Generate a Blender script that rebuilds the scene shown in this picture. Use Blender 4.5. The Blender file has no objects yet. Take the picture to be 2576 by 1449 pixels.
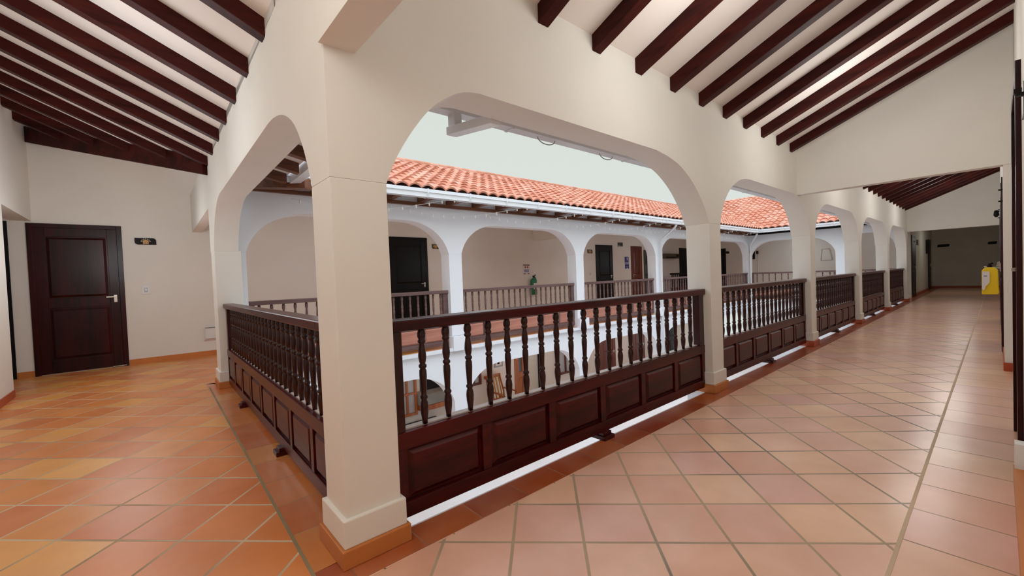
import bpy, math, random
from mathutils import Matrix, Vector
random.seed(7)
SC = bpy.context.scene
COL = SC.collection

# ------------------------------------------------------------------ camera
R = ((0.7522918824825887, -0.045734806515098016, 0.6572406340327943),
     (-0.6577056249448388, 0.0061226652578477, 0.7532501735054958),
     (-0.03847381533877626, -0.9989348529524672, -0.025474008128106834))
CAM = (-0.586699634338187, -1.7519912413013734, 1.15)
FPX = 1068.8826574932111
cd = bpy.data.cameras.new('camera')
cam = bpy.data.objects.new('camera', cd)
COL.objects.link(cam)
cam.matrix_world = Matrix(((R[0][0], -R[0][1], -R[0][2], CAM[0]),
                           (R[1][0], -R[1][1], -R[1][2], CAM[1]),
                           (R[2][0], -R[2][1], -R[2][2], CAM[2]), (0, 0, 0, 1)))
cd.sensor_width = 36.0
cd.sensor_fit = 'HORIZONTAL'
cd.lens = FPX * 36.0 / 2576.0
cd.clip_start = 0.01
cd.clip_end = 300
SC.camera = cam

# ------------------------------------------------------------------ materials
class NT:
    def __init__(s, name):
        s.m = bpy.data.materials.new(name)
        s.m.use_nodes = True
        s.t = s.m.node_tree
        s.b = s.t.nodes['Principled BSDF']
    def n(s, kind, **kw):
        o = s.t.nodes.new(kind)
        for k, v in kw.items():
            setattr(o, k, v)
        return o
    def l(s, a, b):
        s.t.links.new(a, b)
    def math(s, op, a, b=None, c=None):
        o = s.n('ShaderNodeMath', operation=op)
        for i, v in enumerate((a, b, c)):
            if v is None: continue
            if isinstance(v, (int, float)): o.inputs[i].default_value = v
            else: s.l(v, o.inputs[i])
        return o.outputs[0]
    def mix(s, f, a, b, blend='MIX'):
        o = s.n('ShaderNodeMix', data_type='RGBA', blend_type=blend)
        for i, v in ((0, f), (6, a), (7, b)):
            if isinstance(v, (int, float)): o.inputs[i].default_value = v
            elif isinstance(v, tuple): o.inputs[i].default_value = (v[0], v[1], v[2], 1)
            else: s.l(v, o.inputs[i])
        return o.outputs[2]
    def noise(s, vec, scale, detail=3, rough=.5, dist=0.0):
        o = s.n('ShaderNodeTexNoise')
        o.inputs['Scale'].default_value = scale
        o.inputs['Detail'].default_value = detail
        o.inputs['Roughness'].default_value = rough
        o.inputs['Distortion'].default_value = dist
        if vec is not None: s.l(vec, o.inputs['Vector'])
        return o
    def ramp(s, f, pts):
        o = s.n('ShaderNodeValToRGB')
        e = o.color_ramp.elements
        e[0].position = pts[0][0]; e[0].color = (*pts[0][1], 1)
        e[1].position = pts[-1][0]; e[1].color = (*pts[-1][1], 1)
        for p, c in pts[1:-1]:
            q = e.new(p); q.color = (*c, 1)
        s.l(f, o.inputs[0])
        return o.outputs[0]
    def bump(s, h, strength=.3, dist=.01):
        o = s.n('ShaderNodeBump')
        o.inputs['Strength'].default_value = strength
        o.inputs['Distance'].default_value = dist
        s.l(h, o.inputs['Height'])
        s.l(o.outputs[0], s.b.inputs['Normal'])
    def base(s, c):
        if isinstance(c, tuple): s.b.inputs['Base Color'].default_value = (c[0], c[1], c[2], 1)
        else: s.l(c, s.b.inputs['Base Color'])
    def rough(s, r, spec=.5, coat=0):
        s.b.inputs['Roughness'].default_value = r
        s.b.inputs['Specular IOR Level'].default_value = spec
        s.b.inputs['Coat Weight'].default_value = coat
        s.b.inputs['Coat Roughness'].default_value = .15

def pos(nt):
    return nt.n('ShaderNodeNewGeometry').outputs['Position']

def m_plaster(name, col, var=.05, rough=.75):
    t = NT(name)
    p = pos(t)
    f = t.noise(p, 1.3, 4).outputs[0]
    g = t.noise(p, 14, 3).outputs[0]
    dk = tuple(c * (1 - var) for c in col)
    lt = tuple(min(1, c * (1 + var)) for c in col)
    c = t.ramp(f, [(.3, dk), (.7, lt)])
    t.base(c); t.rough(rough, .3); t.bump(g, .12, .01)
    return t.m

def m_flat(name, col, rough=.5, spec=.5, metal=0):
    t = NT(name); t.base(col); t.rough(rough, spec); t.b.inputs['Metallic'].default_value = metal
    f = t.noise(pos(t), 9, 2).outputs[0]
    dk = tuple(c * .9 for c in col)
    t.base(t.mix(f, dk, col))
    return t.m

def m_wood(name, dark, light, rough=.3, axis='x', scale=2.2, coat=.3, spec=.5):
    t = NT(name)
    tc = t.n('ShaderNodeTexCoord').outputs['Object']
    mp = t.n('ShaderNodeMapping')
    s = {'x': (.35, 5, 5), 'y': (5, .35, 5), 'z': (5, 5, .35)}[axis]
    mp.inputs['Scale'].default_value = s
    t.l(tc, mp.inputs[0])
    a = t.noise(mp.outputs[0], scale, 6, .6, .6).outputs[0]
    b = t.noise(mp.outputs[0], scale * 9, 3, .5).outputs[0]
    f = t.math('ADD', t.math('MULTIPLY', a, .75), t.math('MULTIPLY', b, .3))
    t.base(t.ramp(f, [(.38, dark), (.72, light)]))
    t.rough(rough, spec, coat)
    t.bump(b, .08, .004)
    return t.m

def tile_material(name, angle, size, off, colors, grout_a, grout_b, sizey=None, gw=.008, rough=.30, coat=.25):
    """terracotta tiles on a rotated lattice in world space"""
    t = NT(name)
    p = pos(t)
    sx = t.n('ShaderNodeSeparateXYZ'); t.l(p, sx.inputs[0])
    x, y = sx.outputs[0], sx.outputs[1]
    ca, sa = math.cos(angle), math.sin(angle)
    wob = t.noise(p, 3.0, 2).outputs[0]
    wob = t.math('MULTIPLY', t.math('SUBTRACT', wob, .5), .005)
    u = t.math('ADD', t.math('ADD', t.math('MULTIPLY', x, ca), t.math('MULTIPLY', y, sa)), wob)
    v = t.math('ADD', t.math('SUBTRACT', t.math('MULTIPLY', y, ca), t.math('MULTIPLY', x, sa)), wob)
    sy = sizey or size
    un = t.math('DIVIDE', t.math('SUBTRACT', u, off[0]), size)
    vn = t.math('DIVIDE', t.math('SUBTRACT', v, off[1]), sy)
    fu, fv = t.math('FRACT', un), t.math('FRACT', vn)
    du = t.math('MULTIPLY', t.math('MINIMUM', fu, t.math('SUBTRACT', 1.0, fu)), size)
    dv = t.math('MULTIPLY', t.math('MINIMUM', fv, t.math('SUBTRACT', 1.0, fv)), sy)
    d = t.math('MINIMUM', du, dv)
    mr = t.n('ShaderNodeMapRange'); mr.interpolation_type = 'SMOOTHSTEP'
    mr.inputs['From Min'].default_value = gw * .45
    mr.inputs['From Max'].default_value = gw * .8
    t.l(d, mr.inputs['Value'])
    mask = mr.outputs[0]
    cmb = t.n('ShaderNodeCombineXYZ')
    t.l(t.math('FLOOR', un), cmb.inputs[0]); t.l(t.math('FLOOR', vn), cmb.inputs[1])
    wn = t.n('ShaderNodeTexWhiteNoise'); wn.noise_dimensions = '2D'
    t.l(cmb.outputs[0], wn.inputs['Vector'])
    tile = t.ramp(wn.outputs[0], colors)
    mott = t.noise(p, 3.2, 4, .55).outputs[0]
    warm = t.ramp(mott, [(.3, (.94, .91, .88)), (.5, (1, 1, 1)), (.75, (1.10, 1.14, 1.18))])
    tile = t.mix(1.0, tile, warm, 'MULTIPLY')
    streak = t.noise(p, 2.1, 3, .6).outputs[0]
    tile = t.mix(t.math('MULTIPLY', t.ramp(streak, [(.45, (0, 0, 0)), (.75, (1, 1, 1))]), .35), tile, (.66, .36, .22))
    big = t.noise(p, .9, 2).outputs[0]
    gro = t.mix(t.ramp(big, [(.42, (0, 0, 0)), (.58, (1, 1, 1))]), grout_a, grout_b)
    t.base(t.mix(mask, gro, tile))
    t.rough(rough, .5, coat)
    rr = t.math('ADD', t.math('MULTIPLY', mott, .0), rough)
    rr = t.math('ADD', rr, t.math('MULTIPLY', t.math('SUBTRACT', 1.0, mask), .35))
    t.l(rr, t.b.inputs['Roughness'])
    hgt = t.math('ADD', t.math('MULTIPLY', mask, .9), t.math('MULTIPLY', t.noise(p, 9, 2).outputs[0], .25))
    t.bump(hgt, .35, .006)
    return t.m

M = {}
M['plaster'] = m_plaster('plaster_interior', (.80, .785, .735), .03)
M['plaster_out'] = m_plaster('plaster_facade', (.82, .84, .88), .02)  # blue of the skylight tinted into the facade plaster
M['plaster_pink'] = m_plaster('plaster_ceiling', (.85, .80, .76), .03)
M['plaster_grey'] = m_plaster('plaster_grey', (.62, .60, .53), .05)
WD, WL = (.020, .0009, .0012), (.105, .0045, .0050)
M['wood'] = m_wood('mahogany_x', WD, WL, .3, 'x', coat=.0, spec=.3)
M['wood_y'] = m_wood('mahogany_y', WD, WL, .3, 'y', coat=.0, spec=.3)
M['wood_z'] = m_wood('mahogany_z', (.012, .0014, .001), (.05, .005, .003), .27, 'z', coat=.1, spec=.4)
M['rafter_y'] = m_wood('rafter_wood_y', (.016, .0012, .0010), (.085, .010, .006), .5, 'y', 1.6, 0, .15)
M['rafter_x'] = m_wood('rafter_wood_x', (.016, .0012, .0010), (.085, .010, .006), .5, 'x', 1.6, 0, .15)
M['eave_wood'] = m_wood('eave_wood', (.06, .018, .008), (.26, .085, .03), .5, 'x', 1.6, .05)
M['faded'] = m_wood('faded_wood', (.40, .155, .105), (.62, .29, .21), .5, 'x', 1.5, 0)  # same wood as the near railings, outdoor sky glare painted into the colour
M['faded_rail'] = m_wood('faded_rail_wood', (.10, .05, .045), (.20, .12, .11), .5, 'x', 1.5, 0)  # greyer, paler copy of the railing wood for the far rails
M['worn'] = m_plaster('worn_pale_varnish', (.50, .43, .40), .15, .3)  # sky reflection on the panel cap painted as a pale colour
M['pane'] = m_flat('pale_pane', (.42, .44, .44), .15, .8)  # reflection on the lower windows painted into the pane colour
M['door'] = m_wood('door_wood', (.004, .0006, .0006), (.05, .0022, .0025), .32, 'z', 1.2, 0, .25)
M['door_red'] = m_wood('red_door_wood', (.06, .009, .004), (.22, .036, .012), .4, 'z', 1.2, .1)
M['door_orange'] = m_wood('orange_door_wood', (.30, .075, .012), (.55, .19, .045), .35, 'z', 1.2, .2)
M['black'] = m_flat('black_paint', (.006, .005, .005), .5, .2)
M['blackwood'] = m_flat('black_door', (.005, .0045, .0045), .45, .2)
M['white'] = m_flat('white_metal', (.82, .84, .85), .35)
M['gutter'] = m_flat('gutter_white', (.80, .83, .86), .3)
M['grey'] = m_flat('grey_metal', (.35, .36, .36), .35, .5, .4)
M['gold'] = m_flat('gold_paint', (.62, .33, .06), .35)
M['cream'] = m_flat('cream_paint', (.75, .65, .50), .5)
M['yellow'] = m_flat('yellow_vinyl', (.88, .62, .004), .35)
M['green'] = m_flat('green_paint', (.012, .20, .10), .3)
M['red'] = m_flat('red_paint', (.45, .02, .02), .4)
M['blue'] = m_flat('blue_sign', (.035, .035, .22), .4)
M['lavender'] = m_flat('pale_blue_sign', (.32, .32, .48), .5)
M['glass'] = m_flat('window_glass', (.06, .07, .08), .06, .8)
M['paper'] = m_flat('white_paper', (.80, .76, .76), .6)
M['brown'] = m_flat('brown_print', (.22, .10, .09), .6)
M['stone'] = m_plaster('courtyard_stone', (.80, .79, .77), .05, .8)
M['cloth'] = m_plaster('grey_woven_cloth', (.25, .28, .27), .35, .9)
M['olive'] = m_flat('olive_cover', (.10, .085, .04), .5)
M['brass'] = m_flat('brushed_steel', (.60, .55, .48), .25, .5, .9)
TC = [(0.0, (.73, .39, .27)), (.25, (.82, .49, .35)), (.5, (.76, .44, .36)), (.75, (.85, .54, .35)), (1.0, (.77, .45, .30))]  # right floor: cooler, brighter light put into paler colours of the same tiles
TCO = [(0.0, (.62, .18, .045)), (.3, (.74, .26, .055)), (.55, (.66, .21, .065)), (.8, (.82, .40, .10)), (1.0, (.68, .24, .05))]  # left floor: same tiles, more saturated copy for the different light there
A45 = math.radians(45)
s2 = math.sqrt(2)
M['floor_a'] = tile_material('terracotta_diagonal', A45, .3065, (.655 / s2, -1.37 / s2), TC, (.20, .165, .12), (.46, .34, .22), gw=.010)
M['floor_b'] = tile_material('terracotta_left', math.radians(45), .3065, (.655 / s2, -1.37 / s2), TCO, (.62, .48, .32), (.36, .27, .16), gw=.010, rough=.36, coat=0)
M['border_a'] = tile_material('terracotta_border', 0, .30, (.0, -.12), [(0, (.30, .045, .012)), (.5, (.36, .07, .018)), (1, (.42, .10, .026))], (.40, .17, .10), (.28, .12, .07), sizey=.60, gw=.006)
M['border_b'] = tile_material('terracotta_border_left', 0, 1.2, (-.5, .05), [(0, (.50, .13, .03)), (.5, (.58, .18, .045)), (1, (.62, .24, .06))], (.45, .25, .12), (.32, .16, .08), sizey=.34, gw=.006)
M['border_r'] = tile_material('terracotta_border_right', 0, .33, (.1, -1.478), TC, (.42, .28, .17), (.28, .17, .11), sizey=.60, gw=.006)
M['base_tile'] = m_plaster('skirting_tile', (.56, .20, .055), .18, .4)
M['base_red'] = m_plaster('skirting_tile_red', (.42, .085, .035), .18, .4)

def m_rooftile():
    t = NT('roof_clay')
    tc = pos(t)
    sx = t.n('ShaderNodeSeparateXYZ'); t.l(tc, sx.inputs[0])
    cmb = t.n('ShaderNodeCombineXYZ')
    t.l(t.math('FLOOR', t.math('DIVIDE', sx.outputs[0], .21)), cmb.inputs[0])
    t.l(t.math('FLOOR', t.math('DIVIDE', sx.outputs[1], .29)), cmb.inputs[1])
    wn = t.n('ShaderNodeTexWhiteNoise'); wn.noise_dimensions = '2D'
    t.l(cmb.outputs[0], wn.inputs['Vector'])
    c = t.ramp(wn.outputs[0], [(0, (.42, .15, .09)), (.4, (.52, .21, .135)), (.75, (.60, .31, .23)), (1, (.46, .17, .11))])
    g = t.noise(tc, 7, 5, .6).outputs[0]
    c = t.mix(t.math('MULTIPLY', t.ramp(g, [(.45, (0, 0, 0)), (.7, (1, 1, 1))]), .35), c, (.75, .42, .27))
    t.base(c); t.rough(.8, .2); t.bump(g, .3, .01)
    return t.m
M['clay'] = m_rooftile()
BULB = NT('bulb_glass'); BULB.base((.95, .93, .86)); BULB.rough(.3); M['bulb'] = BULB.m

# ------------------------------------------------------------------ mesh helpers
IDM = Matrix.Identity(4)
class MB:
    def __init__(s, mat=None):
        s.v = []; s.f = []; s.M = mat or IDM; s.smooth = False
    def pt(s, p): s.v.append(tuple(s.M @ Vector(p))); return len(s.v) - 1
    def face(s, pts): s.f.append([s.pt(p) for p in pts])
    def box(s, a, b):
        x0, y0, z0 = a; x1, y1, z1 = b
        i = [s.pt(p) for p in ((x0, y0, z0), (x1, y0, z0), (x1, y1, z0), (x0, y1, z0), (x0, y0, z1), (x1, y0, z1), (x1, y1, z1), (x0, y1, z1))]
        for q in ((3, 2, 1, 0), (4, 5, 6, 7), (0, 1, 5, 4), (1, 2, 6, 5), (2, 3, 7, 6), (3, 0, 4, 7)):
            s.f.append([i[k] for k in q])
        return s
    def hexa(s, P):
        i = [s.pt(p) for p in P]
        for q in ((3, 2, 1, 0), (4, 5, 6, 7), (0, 1, 5, 4), (1, 2, 6, 5), (2, 3, 7, 6), (3, 0, 4, 7)):
            s.f.append([i[k] for k in q])
        return s
    def prism(s, poly, d0, d1):
        """poly: list of 3D points, extruded from offset d0 to d1 (vectors)"""
        d0 = Vector(d0); d1 = Vector(d1); n = len(poly)
        a = [s.pt(Vector(p) + d0) for p in poly]; b = [s.pt(Vector(p) + d1) for p in poly]
        s.f.append(a[::-1]); s.f.append(b)
        for k in range(n):
            j = (k + 1) % n
            s.f.append([a[k], a[j], b[j], b[k]])
        return s
    def lathe(s, prof, c, n=12):
        rings = []
        for r, z in prof:
            rings.append([s.pt((c[0] + r * math.cos(2 * math.pi * k / n), c[1] + r * math.sin(2 * math.pi * k / n), c[2] + z)) for k in range(n)])
        for a, b in zip(rings, rings[1:]):
            for k in range(n):
                j = (k + 1) % n
                s.f.append([a[k], a[j], b[j], b[k]])
        s.f.append(rings[0][::-1]); s.f.append(rings[-1])
        s.smooth = True
        return s
    def tube(s, pts, r, n=6):
        pts = [Vector(p) for p in pts]; rings = []
        for i, p in enumerate(pts):
            d = (pts[min(i + 1, len(pts) - 1)] - pts[max(i - 1, 0)]).normalized()
            up = Vector((0, 0, 1)) if abs(d.z) < .9 else Vector((1, 0, 0))
            a = d.cross(up).normalized(); b = d.cross(a).normalized()
            rings.append([s.pt(p + a * r * math.cos(2 * math.pi * k / n) + b * r * math.sin(2 * math.pi * k / n)) for k in range(n)])
        for q, w in zip(rings, rings[1:]):
            for k in range(n):
                j = (k + 1) % n
                s.f.append([q[k], q[j], w[j], w[k]])
        s.f.append(rings[0][::-1]); s.f.append(rings[-1])
        s.smooth = True
        return s
    def build(s, name, m, parent=None, bevel=0):
        me = bpy.data.meshes.new(name)
        # origin at the lowest centre of the geometry
        if s.v:
            xs = [p[0] for p in s.v]; ys = [p[1] for p in s.v]; zs = [p[2] for p in s.v]
            o = ((min(xs) + max(xs)) / 2, (min(ys) + max(ys)) / 2, min(zs))
        else: o = (0, 0, 0)
        me.from_pydata([(p[0] - o[0], p[1] - o[1], p[2] - o[2]) for p in s.v], [], s.f)
        me.update()
        me.materials.append(m)
        if s.smooth:
            me.polygons.foreach_set('use_smooth', [len(p.vertices) == 4 for p in me.polygons])
        ob = bpy.data.objects.new(name, me)
        COL.objects.link(ob)
        if parent is not None:
            po = Vector(parent.location)
            q = parent.parent
            while q is not None: po += Vector(q.location); q = q.parent
            ob.parent = parent
            ob.location = Vector(o) - po
        else: ob.location = o
        if bevel:
            bv = ob.modifiers.new('bevel', 'BEVEL'); bv.width = bevel; bv.segments = 2; bv.limit_method = 'ANGLE'
        return ob

def empty(name, loc):
    o = bpy.data.objects.new(name, None); COL.objects.link(o); o.location = loc; o.empty_display_size = .1
    return o
def tag(o, label, cat, group=None):
    o['label'] = label; o['category'] = cat
    if group: o['group'] = group
    return o
def struct(o, label=None):
    o['kind'] = 'structure'
    if label: o['label'] = label
    return o
def copy_tree(o, parent=None, delta=None):
    c = o.copy(); COL.objects.link(c)
    if parent is not None: c.parent = parent
    if delta is not None: c.location = Vector(o.location) + Vector(delta)
    for ch in list(o.children): copy_tree(ch, c)
    return c

def frame(ox, oy, oz, ux, uy):
    """local (u, w, z): u along the arcade, w outward"""
    l = math.hypot(ux, uy); ux /= l; uy /= l
    return ux, uy
# local frames -----------------------------------------------------
K = .015
cB = 1 / math.hypot(1, K)
FA = Matrix(((1, 0, 0, 0), (0, 1, 0, 0), (0, 0, 1, 0), (0, 0, 0, 1)))
FB = Matrix(((K * cB, cB, 0, 0), (cB, -K * cB, 0, 0), (0, 0, 1, 0), (0, 0, 0, 1)))          # u -> +y, w -> +x (courtyard)
FF = Matrix(((1, 0, 0, 0), (0, 1, 0, 4.3), (0, 0, 1, 0), (0, 0, 0, 1)))                     # far: w -> +y (away from courtyard)
FR = Matrix(((0, 1, 0, 16.4), (1, 0, 0, 0), (0, 0, 1, 0), (0, 0, 0, 1)))                    # right: u -> y, w -> +x

# ------------------------------------------------------------------ arcade walls
ARC_A = [(0, 0), (.05, .114), (.137, .253), (.247, .386), (.363, .471), (.45, .507), (.53, .52)]
ARC_B = [(0, 0), (.062, .105), (.15, .205), (.26, .305), (.40, .395), (.55, .460), (.72, .498), (.90, .52)]
ARC_G = [(0, 0), (.045, .12), (.12, .235), (.22, .335), (.34, .415), (.48, .475), (.62, .508), (.76, .52)]
ARC_L = [(0, 0), (.067, .13), (.14, .24), (.24, .345), (.36, .42), (.50, .475), (.66, .508), (.80, .52)]
def smooth_curve(P, n=4):
    out = []
    for i in range(len(P) - 1):
        p0 = P[max(i - 1, 0)]; p1 = P[i]; p2 = P[i + 1]; p3 = P[min(i + 2, len(P) - 1)]
        for k in range(n):
            t = k / n
            out.append(tuple(.5 * ((2 * p1[j]) + (-p0[j] + p2[j]) * t + (2 * p0[j] - 5 * p1[j] + 4 * p2[j] - p3[j]) * t * t + (-p0[j] + 3 * p1[j] - 3 * p2[j] + p3[j]) * t ** 3) for j in (0, 1)))
    out.append(P[-1])
    return out

def arcade(mat, cols, w0, w1, spring, top, left=None, right=None):
    """cols: list of (u0,u1) piers; a wall strip with arches between them"""
    mb = MB(mat)
    prof = []                                            # bottom boundary (u,z)
    for i, (a, b) in enumerate(cols):
        prof.append((a, spring)); prof.append((b, spring))
        if i + 1 < len(cols):
            c = cols[i + 1][0]
            L = smooth_curve((left or {}).get(i, ARC_G)); Rr = smooth_curve((right or {}).get(i, ARC_G))
            prof += [(b + x, spring + z) for x, z in L[1:]]
            prof += [(c - x, spring + z) for x, z in reversed(Rr[1:])]
    V = {}
    n = len(prof)
    fb = [mb.pt((u, w0, z)) for u, z in prof]; ft = [mb.pt((u, w0, top)) for u, z in prof]
    bb = [mb.pt((u, w1, z)) for u, z in prof]; bt = [mb.pt((u, w1, top)) for u, z in prof]
    for i in range(n - 1):
        mb.f.append([fb[i], fb[i + 1], ft[i + 1], ft[i]])
        mb.f.append([bb[i + 1], bb[i], bt[i], bt[i + 1]])
        mb.f.append([bb[i], bb[i + 1], fb[i + 1], fb[i]])
        mb.f.append([ft[i], ft[i + 1], bt[i + 1], bt[i]])
    mb.f.append([fb[0], ft[0], bt[0], bb[0]]); mb.f.append([fb[-1], bb[-1], bt[-1], ft[-1]])
    return mb

TH = .235
SP, AT = 1.58, 2.10
colsA = [(0, .24)] + [(3.386 + 3.2 * k, 3.386 + 3.2 * k + .237) for k in range(5)]
colsA_wall = colsA[:-1] + [(colsA[-1][0], 16.5)]
wallA = arcade(FA, colsA_wall, 0, TH, SP, 2.76, {0: ARC_A}, {0: ARC_B}).build('wall_arcade_right', M['plaster'])
struct(wallA)
colsB = [(.0, .24), (4.12, 4.56)]
ax = [(.24, .24), (4.12, 4.56)]
mbB = arcade(FB, [(.235, .24), (4.12, 7.3)], 0, TH, SP, 2.74, {0: ARC_L}, {0: ARC_G})
# junction wall beyond the corner pier keeps its underside at 2.1
wallB = MB()
wallB = arcade(FB, [(.235, .24), (4.12, 4.5)], 0, TH, SP, 2.74, {0: ARC_L}, {0: ARC_G})
wallB.box((4.5, 0, 2.12), (7.24, .14, 2.74))
struct(wallB.build('wall_arcade_left', M['plaster']))
colsF = [(.30, .40), (3.32, 3.577), (6.57, 6.83), (9.85, 10.11), (13.12, 13.38), (16.4, 16.66)]
struct(arcade(FF, [(.25, .40)] + colsF[1:], 0, .25, SP, 2.62).build('wall_arcade_far', M['plaster_out']))
colsR = [(.0, .26), (1.48, 1.72), (4.3, 4.55)]
struct(arcade(FR, [(.235, .26), (1.48, 1.72), (4.3, 4.3001)], 0, .25, SP, 2.62, {0: [(0, 0), (.04, .2), (.15, .38), (.3, .5), (.4, .52)]}, {0: [(0, 0), (.04, .2), (.15, .38), (.3, .5), (.4, .52)]}).build('wall_arcade_end', M['plaster_out']))

# ------------------------------------------------------------------ piers
def pier(mat, u0, u1, depth, name, label, group, wm, tm, base=True, spring=SP, floor=0):
    c = mat @ Vector(((u0 + u1) / 2, depth / 2, floor))
    t = empty(name, c)
    MB(mat).box((u0, 0, floor + .19), (u1, depth, spring)).build('shaft', wm, t, .004)
    if base:
        MB(mat).box((u0 - .018, -.018, floor + .075), (u1 + .018, depth + .018, floor + .192)).build('plinth', wm, t, .006)
        mb = MB(mat); mb.box((u0 - .030, -.030, floor), (u1 + .030, depth + .03, floor + .076))
        mb.build('tile_base', tm, t, .004)
    else:
        MB(mat).box((u0 - .012, -.012, floor), (u1 + .012, depth + .012, floor + .19)).build('plinth', wm, t)
    return tag(t, label, 'pillar', group)
names = ['white corner pillar nearest the viewer with an orange tile base',
         'white pillar between the first and second railing of the right corridor',
         'white pillar between the second and third railing of the right corridor',
         'white pillar between the third and fourth railing of the right corridor',
         'white pillar between the fourth and fifth railing of the right corridor',
         'farthest white pillar of the right corridor, just before the dim end section']
for k, (a, b) in enumerate(colsA):
    p = pier(FA, a, b, .225 if k else .24, 'plaster_pillar', names[k], 'plaster pillars of the near corridors', M['plaster'], M['base_tile'] if k < 2 else M['base_red'])
# pale worn tile corners of the near pillar base
pier(FB, 4.12, 4.46, .26, 'plaster_pillar', 'white pillar at the far end of the left railing', 'plaster pillars of the near corridors', M['plaster'], M['base_tile'])
fn = ['narrow white pilaster where the far gallery starts at the left', 'white pillar of the far upper gallery, left of the green fire extinguisher',
      'white pillar of the far upper gallery, right of the green fire extinguisher', 'white pillar of the far upper gallery, right of the blue signs',
      'white pillar of the far upper gallery, mostly hidden behind the second near pillar', 'white pillar at the far right corner of the courtyard gallery']
for k, (a, b) in enumerate(colsF):
    pier(FF, a, b, .25, 'gallery_pillar', fn[k], 'pillars of the galleries across the courtyard', M['plaster_out'], M['base_tile'], base=False)
for k, (a, b) in enumerate(colsR[1:2]):
    pier(FR, a, b, .25, 'gallery_pillar', 'white pillar of the end gallery across the courtyard, seen through the third arch', 'pillars of the galleries across the courtyard', M['plaster_out'], M['base_tile'], base=False)

# ------------------------------------------------------------------ floors
def plane(name, pts, m, th=.06):
    mb = MB(); mb.prism([(x, y, 0) for x, y in pts], (0, 0, -th), (0, 0, 0)); return mb.build(name, m)
def off(u, w): q = FB @ Vector((u, w, 0)); return (q.x, q.y)
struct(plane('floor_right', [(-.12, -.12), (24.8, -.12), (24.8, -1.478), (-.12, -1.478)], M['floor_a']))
struct(plane('floor_right_border', [(-3, -1.478), (24.8, -1.478), (24.8, -2.1), (-3, -2.1)], M['border_r']))
struct(plane('floor_railing_border', [(-.12, -.12), (24.8, -.12), (24.8, .062), (.06, .062), (-.12, .05)], M['border_a']))
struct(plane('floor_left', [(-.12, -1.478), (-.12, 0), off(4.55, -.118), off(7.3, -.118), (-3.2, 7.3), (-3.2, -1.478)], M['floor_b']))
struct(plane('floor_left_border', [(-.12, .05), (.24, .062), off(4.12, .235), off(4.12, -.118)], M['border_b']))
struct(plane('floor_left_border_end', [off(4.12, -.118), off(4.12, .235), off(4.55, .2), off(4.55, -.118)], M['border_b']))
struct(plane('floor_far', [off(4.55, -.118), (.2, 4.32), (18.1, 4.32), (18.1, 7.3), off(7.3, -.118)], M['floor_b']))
struct(plane('floor_corridor_end', [(16.4, .062), (24.8, .062), (24.8, .2), (16.4, .2)], M['border_a']))
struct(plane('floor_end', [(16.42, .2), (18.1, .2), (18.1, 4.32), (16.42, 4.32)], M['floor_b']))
def strip(name, pts, wd, m):
    mb = MB()
    for (x0, y0), (x1, y1) in zip(pts, pts[1:]):
        d = Vector((x1 - x0, y1 - y0, 0)).normalized(); n_ = Vector((-d.y, d.x, 0)) * wd / 2
        a_, b_ = Vector((x0, y0, 0)), Vector((x1, y1, 0))
        mb.prism([a_ - n_, b_ - n_, b_ + n_, a_ + n_], (0, 0, -.002), (0, 0, .0012))
    return struct(mb.build(name, m))
M['grout_pale'] = m_plaster('pale_grout', (.62, .48, .34), .15, .9)
M['grout_dull'] = m_plaster('dull_grout', (.30, .24, .14), .25, .9)
strip('trim_grout_right', [(-.12, -1.478), (5, -1.474), (24.8, -1.478)], .014, M['grout_pale'])
strip('trim_grout_left', [(-.135, -.3), (-.125, 0), off(2, -.115), off(4.3, -.10)], .014, M['grout_dull'])
strip('trim_grout_railing', [(-.12, -.124), (24, -.124)], .008, M['border_r'])
# white ledge outside the railing and slab edges
led = MB(); led.box((.24, .062, -.42), (16.4, .078, -.004))
for a, b in colsA: led.box((a - .01, .078, -2.45), (b + .01, .25, 0))
struct(MB().box((.1, .02, -.42), (16.4, .061, -.0605)).build('trim_slab_edge', M['plaster_out']))
struct(led.build('trim_ledge_right', M['plaster_out']))
led = MB(); led.box((.3, 4.24, -.05), (16.4, 4.32, .0)); 
for a, b in colsF[1:]: led.box((a - .03, 4.22, -.05), (b + .03, 4.30, .19))
struct(led.build('trim_ledge_far', M['plaster_out']))
led = MB(); led.box((16.32, .24, -.42), (16.42, 4.3, 0)); struct(led.build('trim_ledge_end', M['plaster_out']))
led = MB(FB); led.box((.2, .235, -.42), (4.3, .31, -.0)); struct(led.build('trim_ledge_left', M['plaster_out']))

# ------------------------------------------------------------------ walls
def wall(name, mb, m='plaster'): return struct(mb.build(name, M[m]))
wall('wall_right_near', MB().box((-3, -1.99, 0), (2.78, -1.833, 3.75)))
wall('wall_right_recess', MB().box((2.78, -1.99, 0), (6.02, -1.862, 3.75)))
wall('wall_right', MB().box((6.032, -1.99, 0), (24.9, -1.79, 3.75)))
struct(MB().box((-3, -1.833, 0), (2.76, -1.796, .085)).build('baseboard_right_near', M['base_tile']))
struct(MB().box((3.95, -1.862, 0), (6.02, -1.850, .085)).build('baseboard_right_recess', M['base_red']))
mb = MB(); mb.box((6.005, -1.85, 0), (6.02, -1.79, .085)); mb.box((6.02, -1.79, 0), (16.3, -1.78, .085))
struct(mb.build('baseboard_right', M['base_red']))
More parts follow.
